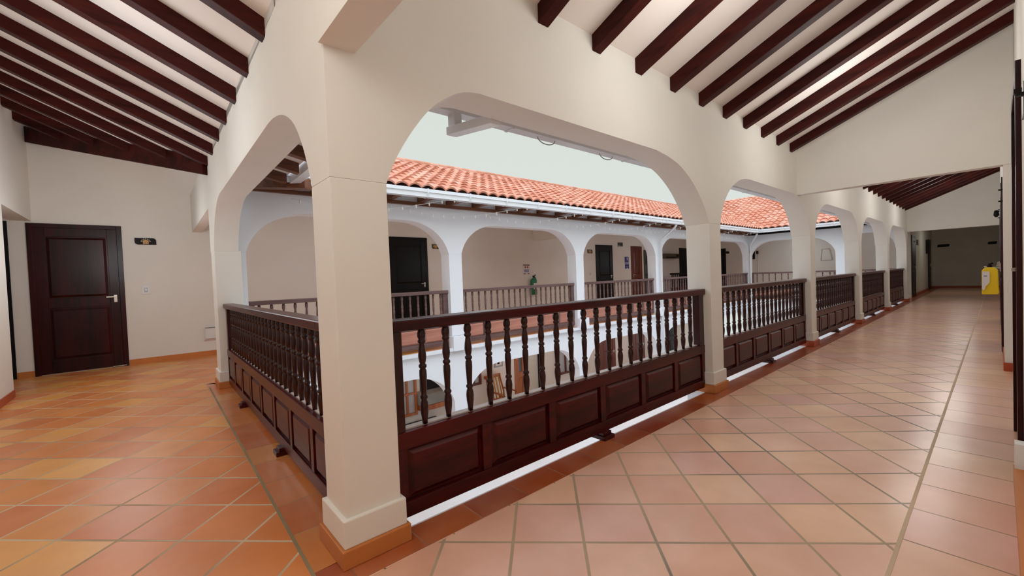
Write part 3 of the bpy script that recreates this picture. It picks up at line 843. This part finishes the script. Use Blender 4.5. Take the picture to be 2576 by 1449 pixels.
plaque(-1.72, 1.72, .24, .11, 0, 'black plaque on the dim end wall of the right corridor, right one', False, matf=FEN)
t = MB().box((22.4, .07, 1.45), (22.75, .10, 1.98)).build('wall_panel', M['black']); tag(t, 'dark upright board on the left wall of the dim corridor end', 'board')
t = MB().box((19.6, .07, 1.72), (19.95, .10, 1.90)).build('wall_plaque', M['olive']); tag(t, 'small dark plaque between the doors of the dim corridor end', 'sign')

def switch(mat, u, z, label, group=None):
    t = empty('light_switch', mat @ Vector((u, -.01, z)))
    MB(mat).box((u - .048, -.012, z - .066), (u + .048, 0, z + .066)).build('cover_plate', M['white'], t, .003)
    MB(mat).box((u - .022, -.014, z - .036), (u + .022, -.010, z + .036)).build('recess', M['grey'], t)
    MB(mat).box((u - .014, -.020, z - .012), (u + .014, -.012, z + .022)).build('rocker', M['white'], t, .002)
    return tag(t, label, 'switch', group)
switch(FD, -.525, 1.17, 'white light switch on the wall right of the mahogany door')
switch(FD, 5.05, 1.17, 'small white light switch right of the black door in the far gallery')
switch(FD, 10.75, 1.17, 'pale light switch left of the second black door in the far gallery')
# low wall lamp niche near the floor
t = empty('step_light', (.28, 7.2, .2))
MB().hexa([(.19, 7.228, .25), (.40, 7.228, .25), (.40, 7.228, .49), (.19, 7.228, .49), (.215, 7.18, .30), (.39, 7.18, .30), (.39, 7.18, .475), (.215, 7.18, .475)]).build('cover', M['white'], t)
MB().box((.21, 7.175, .475), (.40, 7.228, .488)).build('top_grille', M['grey'], t)
tag(t, 'white boxy step light low on the wall beside the left railing pillar', 'lamp')

# blue signs, number sign, poster
def flat_sign(u, z, w, h, label, m, parts=(), name='wall_sign', d=.012, mat=FD):
    t = empty(name, mat @ Vector((u + w / 2, 0, z)))
    MB(mat).box((u, -d, z), (u + w, -.001, z + h)).build('board', m, t)
    for pn, pu, pz, pw, ph, pm in parts:
        MB(mat).box((u + pu * w, -d - .004, z + pz * h), (u + (pu + pw) * w, -d + .0005, z + (pz + ph) * h)).build(pn, pm, t)
    return tag(t, label, 'sign')
flat_sign(12.76, 1.545, .24, .19, 'upper blue square sign with a white figure left of the red door', M['blue'], [('symbol', .52, .35, .16, .42, M['paper']), ('head', .53, .80, .12, .12, M['paper'])])
flat_sign(12.76, 1.475, .24, .07, 'pale blue caption strip between the two blue signs', M['lavender'], [])
flat_sign(12.77, 1.30, .24, .165, 'lower blue square sign with a wheelchair-like symbol left of the red door', M['blue'], [('symbol', .25, .35, .5, .12, M['lavender']), ('symbol', .40, .0, .2, .22, M['paper'])])
flat_sign(12.345, 2.10, .32, .16, 'grey number sign high on the wall between the black and red doors', M['grey'], [('numeral', .08, .3, .22, .5, M['black']), ('numeral', .36, .2, .2, .6, M['black']), ('numeral', .66, .15, .24, .7, M['black'])])
t = flat_sign(7.69, 1.22, .26, .28, 'white safety poster with a brown header above the green extinguisher', M['paper'], [('header', 0, .88, 1, .12, M['brown']), ('footer', .06, 0, .32, .09, M['brown']), ('footer', .66, 0, .28, .09, M['brown']), ('diagram', .25, .62, .18, .2, M['red']), ('diagram', .6, .62, .18, .2, M['red']), ('text_block', .15, .2, .7, .3, M['lavender'])], 'safety_poster')
def extinguisher(x, y, z0, h, r, body, label, mat=None):
    t = empty('fire_extinguisher', (x, y, z0))
    mb = MB(); mb.lathe([(r * .9, 0), (r, .015), (r, h * .72), (r * .93, h * .78), (r * .6, h * .84), (r * .28, h * .87), (r * .26, h * .9)], (x, y, z0), 20); mb.build('cylinder', body, t)
    mb = MB(); mb.box((x - r * .16, y - r * .5, z0 + h * .9), (x + r * .16, y + r * .3, z0 + h * .95)); mb.prism([(x - .012, y - r * .9, z0 + h * .99), (x - .012, y + r * .4, z0 + h * .94), (x - .012, y + r * .4, z0 + h * .97), (x - .012, y - r * .9, z0 + h * 1.03)], (0, 0, 0), (.024, 0, 0)); mb.build('handle', M['black'], t)
    mb = MB(); mb.tube([(x, y, z0 + h * .9), (x + r * .8, y - .01, z0 + h * .88), (x + r * 1.15, y, z0 + h * .7), (x + r * 1.12, y, z0 + h * .35)], .009, 6); mb.build('hose', M['black'], t)
    mb = MB(); n = 8
    for k in range(n):
        a0 = -math.pi / 2 - .8 + 1.6 * k / n; a1 = a0 + 1.6 / n; rr = r * 1.01
        mb.face([(x + rr * math.cos(a0), y + rr * math.sin(a0), z0 + h * .28), (x + rr * math.cos(a1), y + rr * math.sin(a1), z0 + h * .28), (x + rr * math.cos(a1), y + rr * math.sin(a1), z0 + h * .6), (x + rr * math.cos(a0), y + rr * math.sin(a0), z0 + h * .6)])
    mb.build('label_sticker', M['paper'], t)
    return tag(t, label, 'fire extinguisher')
extinguisher(8.0, 7.12, .62, .56, .095, M['green'], 'green fire extinguisher hanging on the far gallery wall below the poster')
t = MB().box((7.98, 7.2, 1.0), (8.02, 7.23, 1.06)).build('wall_hook', M['grey']); tag(t, 'small hook holding the green extinguisher', 'hook')
# yellow covered extinguisher on the right wall
t = empty('fire_extinguisher', (9.0, -1.67, .62))
mb = MB()
prof = [(-.085, 0), (.075, 0), (.088, .02), (.078, .36), (.045, .40), (-.045, .405), (-.085, .36)]
mb.prism([(9.0 - .09, -1.67 - a, .62 + b) for a, b in prof], (0, 0, 0), (.18, 0, 0)); mb.build('vinyl_cover', M['yellow'], t, .02)
mb = MB(); mb.prism([(8.895, -1.587 - .0, .70), (8.895, -1.61, .68), (8.895, -1.625, .74), (8.895, -1.665, .80), (8.895, -1.665, .96), (8.895, -1.593, .965)], (0, 0, 0), (.012, 0, 0)); mb.build('label_window', M['paper'], t)
mb = MB(); mb.box((8.893, -1.64, .885), (8.896, -1.605, .905)); mb.build('print', M['lavender'], t)
mb = MB(); mb.lathe([(.03, 0), (.03, .03), (.018, .035), (.018, .06)], (9.0, -1.665, 1.02), 10); mb.box((8.93, -1.70, 1.065), (9.05, -1.68, 1.095)); mb.build('valve', M['black'], t)
mb = MB(); mb.lathe([(.016, 0), (.016, .02)], (8.93, -1.625, 1.02), 10); mb.build('gauge', M['cream'], t)
mb = MB(); mb.box((8.98, -1.79, 1.0), (9.02, -1.69, 1.03)); mb.build('bracket', M['grey'], t)
tag(t, 'bright yellow covered fire extinguisher hanging on the right corridor wall', 'fire extinguisher')
# air conditioner far gallery
t = empty('air_conditioner', (15.9, 7.15, 1.66))
MB().box((15.3, 7.02, 1.665), (16.42, 7.23, 1.86)).build('casing', M['olive'], t, .02)
MB().box((15.35, 7.0, 1.69), (16.1, 7.03, 1.73)).build('air_outlet', M['black'], t)
MB().box((16.16, 7.0, 1.74), (16.34, 7.03, 1.80)).build('display', M['black'], t)
tag(t, 'olive brown wall air conditioner in the far gallery, right of the drain pipe', 'air conditioner')
# dark bench with slatted back below it
t = empty('stair_railing', (15.6, 6.6, 0))
MB().box((14.9, 6.58, 1.0), (16.3, 6.64, 1.07)).build('top_rail', M['black'], t)
MB().box((16.25, 6.55, .0), (16.36, 6.67, 1.15)).build('post', M['black'], t)
for k in range(9): MB().box((15.0 + .14 * k, 6.60, .5), (15.03 + .14 * k, 6.63, 1.0)).build('spindle', M['black'], t)
MB().box((14.9, 6.59, 0), (16.25, 6.63, .5)).build('panel', M['wood'], t)
tag(t, 'dark wooden stair railing standing behind the far gallery rail', 'railing')
# end gallery wall items
FEW = Matrix(((0, 1, 0, 18.1), (1, 0, 0, 0), (0, 0, 1, 0), (0, 0, 0, 1)))
t = empty('window_2', (18.08, 4.8, 1.5)); t['kind'] = 'structure'
mb = MB(FEW); mb.box((4.70, -.03, 1.50), (4.90, 0, 1.86)); mb.build('window_frame', M['black'], t); MB(FEW).box((4.78, -.035, 1.53), (4.82, -.028, 1.84)).build('mullion', M['grey'], t)
t = empty('wall_lantern', (18.02, 4.58, 1.7))
MB(FEW).box((4.56, -.10, 1.70), (4.62, -.03, 1.83)).build('housing', M['black'], t); MB(FEW).box((4.57, -.03, 1.74), (4.61, 0, 1.78)).build('arm', M['black'], t)
tag(t, 'tiny black wall lantern on the end gallery wall above a conduit', 'lamp')
mb = MB(FEW); mb.tube([(4.59, -.015, 1.70), (4.59, -.015, .3)], .012, 6); tag(mb.build('conduit', M['white']), 'thin white conduit running down below the black wall lantern', 'pipe')
# sloped picture frame outline
t = empty('picture_frame', (18.05, 2.35, 1.3))
mb = MB(FEW)
Q = [(2.50, 1.33), (2.46, 1.73)], [(2.46, 1.73), (2.24, 1.73)], [(2.24, 1.73), (2.16, 1.33)], [(2.16, 1.33), (2.50, 1.33)]
for (p, q) in Q: mb.tube([(p[0], -.02, p[1]), (q[0], -.02, q[1])], .014, 6)
mb.build('frame', M['plaster_grey'], t); mb = MB(FEW); mb.prism([(2.49, 0, 1.34), (2.455, 0, 1.72), (2.245, 0, 1.72), (2.17, 0, 1.34)], (0, -.012, 0), (0, -.004, 0)); mb.build('canvas', M['plaster'], t)
tag(t, 'faint grey trapezoid frame on the end gallery wall, seen through the third arch', 'picture')
# black bracket on the right wall next to the near dark door
t = empty('wall_bracket', (2.6, -1.82, 1.8))
MB().box((2.10, -1.833, 1.80), (2.13, -1.80, 1.812)).build('bar', M['black'], t); MB().box((2.30, -1.833, 1.86), (2.34, -1.80, 1.88)).build('bar', M['black'], t)
MB().box((2.16, -1.833, 1.74), (2.30, -1.822, 1.87)).build('plate', M['grey'], t)
tag(t, 'black metal bracket high on the right wall beside the near door frame', 'bracket')
mb = MB(); mb.box((2.70, -1.833, .0), (2.78, -1.80, .21)); tag(mb.build('plaster_block', M['stone']), 'worn grey block at the foot of the near dark door frame', 'block')
for x in (6.9, 9.9):
    mb = MB(); mb.box((x, -1.79, 1.93), (x + .03, -1.755, 1.945)); mb.box((x, -1.79, 1.80), (x + .03, -1.755, 1.815))
    tag(mb.build('sign_bracket', M['black']), 'pair of thin black sign pins on the right corridor wall, %s pair' % ('nearer' if x < 8 else 'farther'), 'bracket', 'sign pins on the right wall')
mb = MB(); mb.lathe([(.02, 0), (.045, .04), (.035, .12), (.02, .14)], (13.0, -1.73, 2.02), 10); mb.box((12.98, -1.79, 2.12), (13.02, -1.70, 2.15))
tag(mb.build('wall_lantern', M['black']), 'dark wall lantern high on the right corridor wall above the yellow extinguisher', 'lamp')

# ------------------------------------------------------------------ lower storey of the courtyard
GZ = -2.45
struct(MB().box((-1, -1, GZ - .1), (18.5, 9, GZ)).build('floor_courtyard', M['stone']))
lowc = [(.30, .40), (3.32, 3.577), (6.57, 6.83), (9.85, 10.11), (13.12, 13.38), (16.4, 16.66)]
struct(arcade(FF, [(-.3, .40)] + lowc[1:], 0, .25, -.92, -.06).build('wall_arcade_lower', M['plaster_out']))
ln = ['lower white pillar below the start of the far gallery', 'lower white pillar left of the courtyard rocking chair', 'lower white pillar between the barred window and the brown doors', 'lower white pillar right of the brown doors', 'lower white pillar near the courtyard end', 'lower white pillar at the courtyard corner']
for k, (a, b) in enumerate(lowc):
    t = empty('courtyard_pillar', ((a + b) / 2, 4.42, GZ))
    MB().box((a, 4.3, GZ + .2), (b, 4.55, -.92)).build('shaft', M['plaster_out'], t, .004)
    MB().box((a - .015, 4.285, GZ), (b + .015, 4.565, GZ + .2)).build('plinth', M['plaster_out'], t)
    tag(t, ln[k], 'pillar', 'pillars of the lower storey')
struct(MB().box((-1.2, 7.23, GZ), (18.3, 7.40, -.06)).build('wall_lower_far', M['plaster']))
struct(MB().box((16.4, .2, GZ), (16.65, 4.3, -.06)).build('wall_lower_end', M['plaster_out']))
struct(MB().box((-1.2, 4.0, GZ), (-1.0, 7.3, -.06)).build('wall_lower_left', M['plaster']))
struct(MB().box((-1.0, -2.0, GZ), (16.5, -1.85, -.06)).build('wall_lower_right', M['plaster']))
# glazed orange door at the left
def glazed(u0, u1, z0, z1, m, cols, rows, name='window', sill=None, lab=None):
    door_n[0] += 1
    t = empty('window_%d' % (door_n[0]), ((u0 + u1) / 2, 7.2, z0)); t['kind'] = 'structure'
    mb = MB(); f = .055
    mb.box((u0, 7.17, z0), (u0 + f, 7.23, z1)); mb.box((u1 - f, 7.17, z0), (u1, 7.23, z1)); mb.box((u0 + f, 7.17, z0), (u1 - f, 7.23, z0 + f)); mb.box((u0 + f, 7.17, z1 - f), (u1 - f, 7.23, z1))
    for k in range(1, cols): x = u0 + (u1 - u0) * k / cols; mb.box((x - .025, 7.175, z0 + f), (x + .025, 7.23, z1 - f))
    for k in range(1, rows): z = z0 + (z1 - z0) * k / rows; mb.box((u0 + f, 7.176, z - .02), (u1 - f, 7.23, z + .02))
    mb.build('window_frame', m, t)
    MB().box((u0 + f, 7.21, z0 + f), (u1 - f, 7.222, z1 - f)).build('window_pane', M['pane'], t)
    return t
glazed(3.42, 4.14, -1.96, -.95, M['door_orange'], 3, 2)
glazed(5.55, 6.02, -1.62, -.72, M['door_red'], 2, 1)
glazed(8.9, 9.75, -1.93, -.80, M['door_red'], 2, 1)
FDL = Matrix.Translation((0, 7.23, GZ))
panel_door(FDL, 7.22, 7.66, 1.75, M['door_orange'], M['door_orange'], glass=M['glass'], fw=.04)
mb = MB(); mb.box((7.72, 7.21, GZ), (8.12, 7.228, -.85)); mb.box((8.12, 7.14, GZ), (8.2, 7.23, -.8))
t = empty('door_30', (7.95, 7.2, GZ)); t['kind'] = 'structure'
MB().box((7.72, 7.205, GZ), (8.12, 7.228, -.80)).build('door_leaf', M['plaster_grey'], t); MB().box((8.12, 7.14, GZ), (8.20, 7.23, -.75)).build('door_frame', M['door'], t)
panel_door(FDL, 11.1, 12.0, 1.75, M['door_red'], M['door_red'])
panel_door(FDL, 13.1, 13.9, 1.75, M['door_red'], M['door_red'])
panel_door(FDL, 15.6, 16.3, 1.75, M['blackwood'], M['blackwood'])
# window seat with grey woven blanket
t = empty('window_seat', (4.65, 7.1, -1.87))
MB().box((4.15, 6.98, -1.87), (5.15, 7.23, -1.755)).build('seat_board', M['door_orange'], t, .008)
mb = MB(); mb.hexa([(4.15, 6.99, -1.755), (5.15, 6.99, -1.755), (5.15, 7.22, -1.755), (4.15, 7.22, -1.755), (4.15, 7.08, -1.52), (5.15, 7.08, -1.52), (5.15, 7.22, -1.44), (4.15, 7.22, -1.44)]); mb.build('blanket', M['cloth'], t, .02)
MB().box((4.25, 7.2, -1.50), (5.1, 7.228, -.92)).build('back_panel', M['black'], t)
tag(t, 'orange window seat with a grey woven blanket and black back on the lower wall', 'bench')
# rocking chair
def rocking_chair(x, y, s=1.0):
    t = empty('rocking_chair', (x, y, GZ))
    w = .25
    for sx in (-1, 1):
        pts = [(x + sx * w, y - .42 + .84 * k / 10, GZ + .03 + .16 * ((k - 5) / 5) ** 2) for k in range(11)]
        MB().tube(pts, .022, 6).build('rocker', M['door_orange'], t)
        MB().tube([(x + sx * w, y - .22, GZ + .06), (x + sx * w, y - .24, GZ + .68)], .022, 6).build('leg', M['door_orange'], t)
        MB().tube([(x + sx * w, y + .2, GZ + .07), (x + sx * w, y + .25, GZ + .60), (x + sx * (w - .03), y + .38, GZ + 1.03)], .022, 6).build('leg', M['door_orange'], t)
        MB().box((x + sx * w - .03, y - .30, GZ + .66), (x + sx * w + .03, y + .27, GZ + .69)).build('armrest', M['door_orange'], t)
    MB().box((x - w, y - .24, GZ + .40), (x + w, y + .24, GZ + .44)).build('seat', M['door_orange'], t)
    for k in range(5):
        u = x - w + .06 + k * (2 * w - .12) / 4
        MB().tube([(u, y + .24, GZ + .44), (u, y + .38, GZ + .98)], .018, 6).build('back_slat', M['gold'], t)
    MB().box((x - w - .02, y + .37, GZ + .96), (x + w + .02, y + .42, GZ + 1.04)).build('headrest', M['door_orange'], t, .01)
    return tag(t, 'golden orange wooden rocking chair seen between the balusters in the lower courtyard', 'chair')
rocking_chair(6.32, 6.7)
flat_sign(6.50, -1.28, .30, .42, 'framed black and white picture on the lower wall above the rocking chair', M['grey'], [('print', .15, .1, .7, .8, M['paper']), ('figure', .35, .2, .25, .5, M['black'])], 'wall_picture')
# dark low bench by the lower wall
t = empty('low_bench', (4.1, 7.05, GZ))
MB().box((3.3, 6.95, -2.20), (4.62, 7.20, -2.12)).build('bench_top', M['black'], t)
for x in (3.35, 4.5): MB().box((x, 6.97, GZ), (x + .06, 7.18, -2.20)).build('leg', M['black'], t)
tag(t, 'low black bench on the lower courtyard level beneath the glazed orange window', 'bench')

# ------------------------------------------------------------------ light
w = bpy.data.worlds.new('overcast_sky'); SC.world = w
w.use_nodes = True
nt = w.node_tree
bg = nt.nodes['Background']
geo = nt.nodes.new('ShaderNodeTexCoord')
sep = nt.nodes.new('ShaderNodeSeparateXYZ'); nt.links.new(geo.outputs['Generated'], sep.inputs[0])
rp = nt.nodes.new('ShaderNodeValToRGB'); nt.links.new(sep.outputs[2], rp.inputs[0])
rp.color_ramp.elements[0].position = 0.0; rp.color_ramp.elements[0].color = (.72, .77, .74, 1)
rp.color_ramp.elements[1].position = .38; rp.color_ramp.elements[1].color = (.69, .745, .69, 1)
e = rp.color_ramp.elements.new(.75); e.color = (.66, .76, .90, 1)
mr = nt.nodes.new('ShaderNodeMapRange'); nt.links.new(sep.outputs[2], mr.inputs['Value'])
mr.inputs['From Min'].default_value = .40; mr.inputs['From Max'].default_value = .85
mr.inputs['To Min'].default_value = 1.0; mr.inputs['To Max'].default_value = 3.0
nt.links.new(mr.outputs[0], bg.inputs[1])
nt.links.new(rp.outputs[0], bg.inputs[0])
def sun(name, direction, strength, angle, col):
    L = bpy.data.lights.new(name, 'SUN'); L.energy = strength; L.angle = math.radians(angle); L.color = col
    o = bpy.data.objects.new(name, L); COL.objects.link(o)
    o.rotation_euler = Vector(direction).to_track_quat('-Z', 'Y').to_euler()
    o.location = (5, 2, 8)
FILL_LIGHTS = [(-.9, -.9, 2.5, 22), (2.0, -.95, 2.55, 21), (4.6, -.95, 2.5, 18), (8, -.95, 2.5, 20), (11, -.95, 2.5, 20), (14.2, -.95, 2.4, 19),
         (-.9, 1.9, 2.2, 18), (-.9, 3.6, 1.8, 11), (-.8, 5.4, 1.7, 22), (2.0, 5.9, 1.6, 8), (5.2, 5.9, 1.6, 8), (9.9, 5.9, 1.6, 8), (13.5, 5.9, 1.6, 8), (17.3, 3, 1.6, 6),
         (3, 5.9, -.6, 12), (7.5, 5.9, -.6, 12), (12, 5.9, -.6, 12), (21, -.9, 1.9, 8)]
sun('hazy_sun', (.30, .45, -1.0), 1.6, 100, (1.0, .98, .95))

def lamp(x, y, z, power, r=.35, col=(1.0, .985, .95)):  # unseen fill lights without fixtures, added to brighten corridors and galleries
    L = bpy.data.lights.new('ceiling_lamp', 'POINT'); L.energy = power; L.shadow_soft_size = r; L.color = col
    o = bpy.data.objects.new('ceiling_lamp', L); COL.objects.link(o); o.location = (x, y, z)
for x, y, z, p in FILL_LIGHTS: lamp(x, y, z, p, col=(.93, .97, 1.0) if y > 1 else (1.0, .975, .93))

SC.view_settings.view_transform = 'Standard'
SC.view_settings.look = 'None'
SC.view_settings.gamma = 1
SC.view_settings.use_curve_mapping = False
SC.view_settings.exposure = 0.0
SC.cycles.max_bounces = 14
SC.cycles.diffuse_bounces = 8
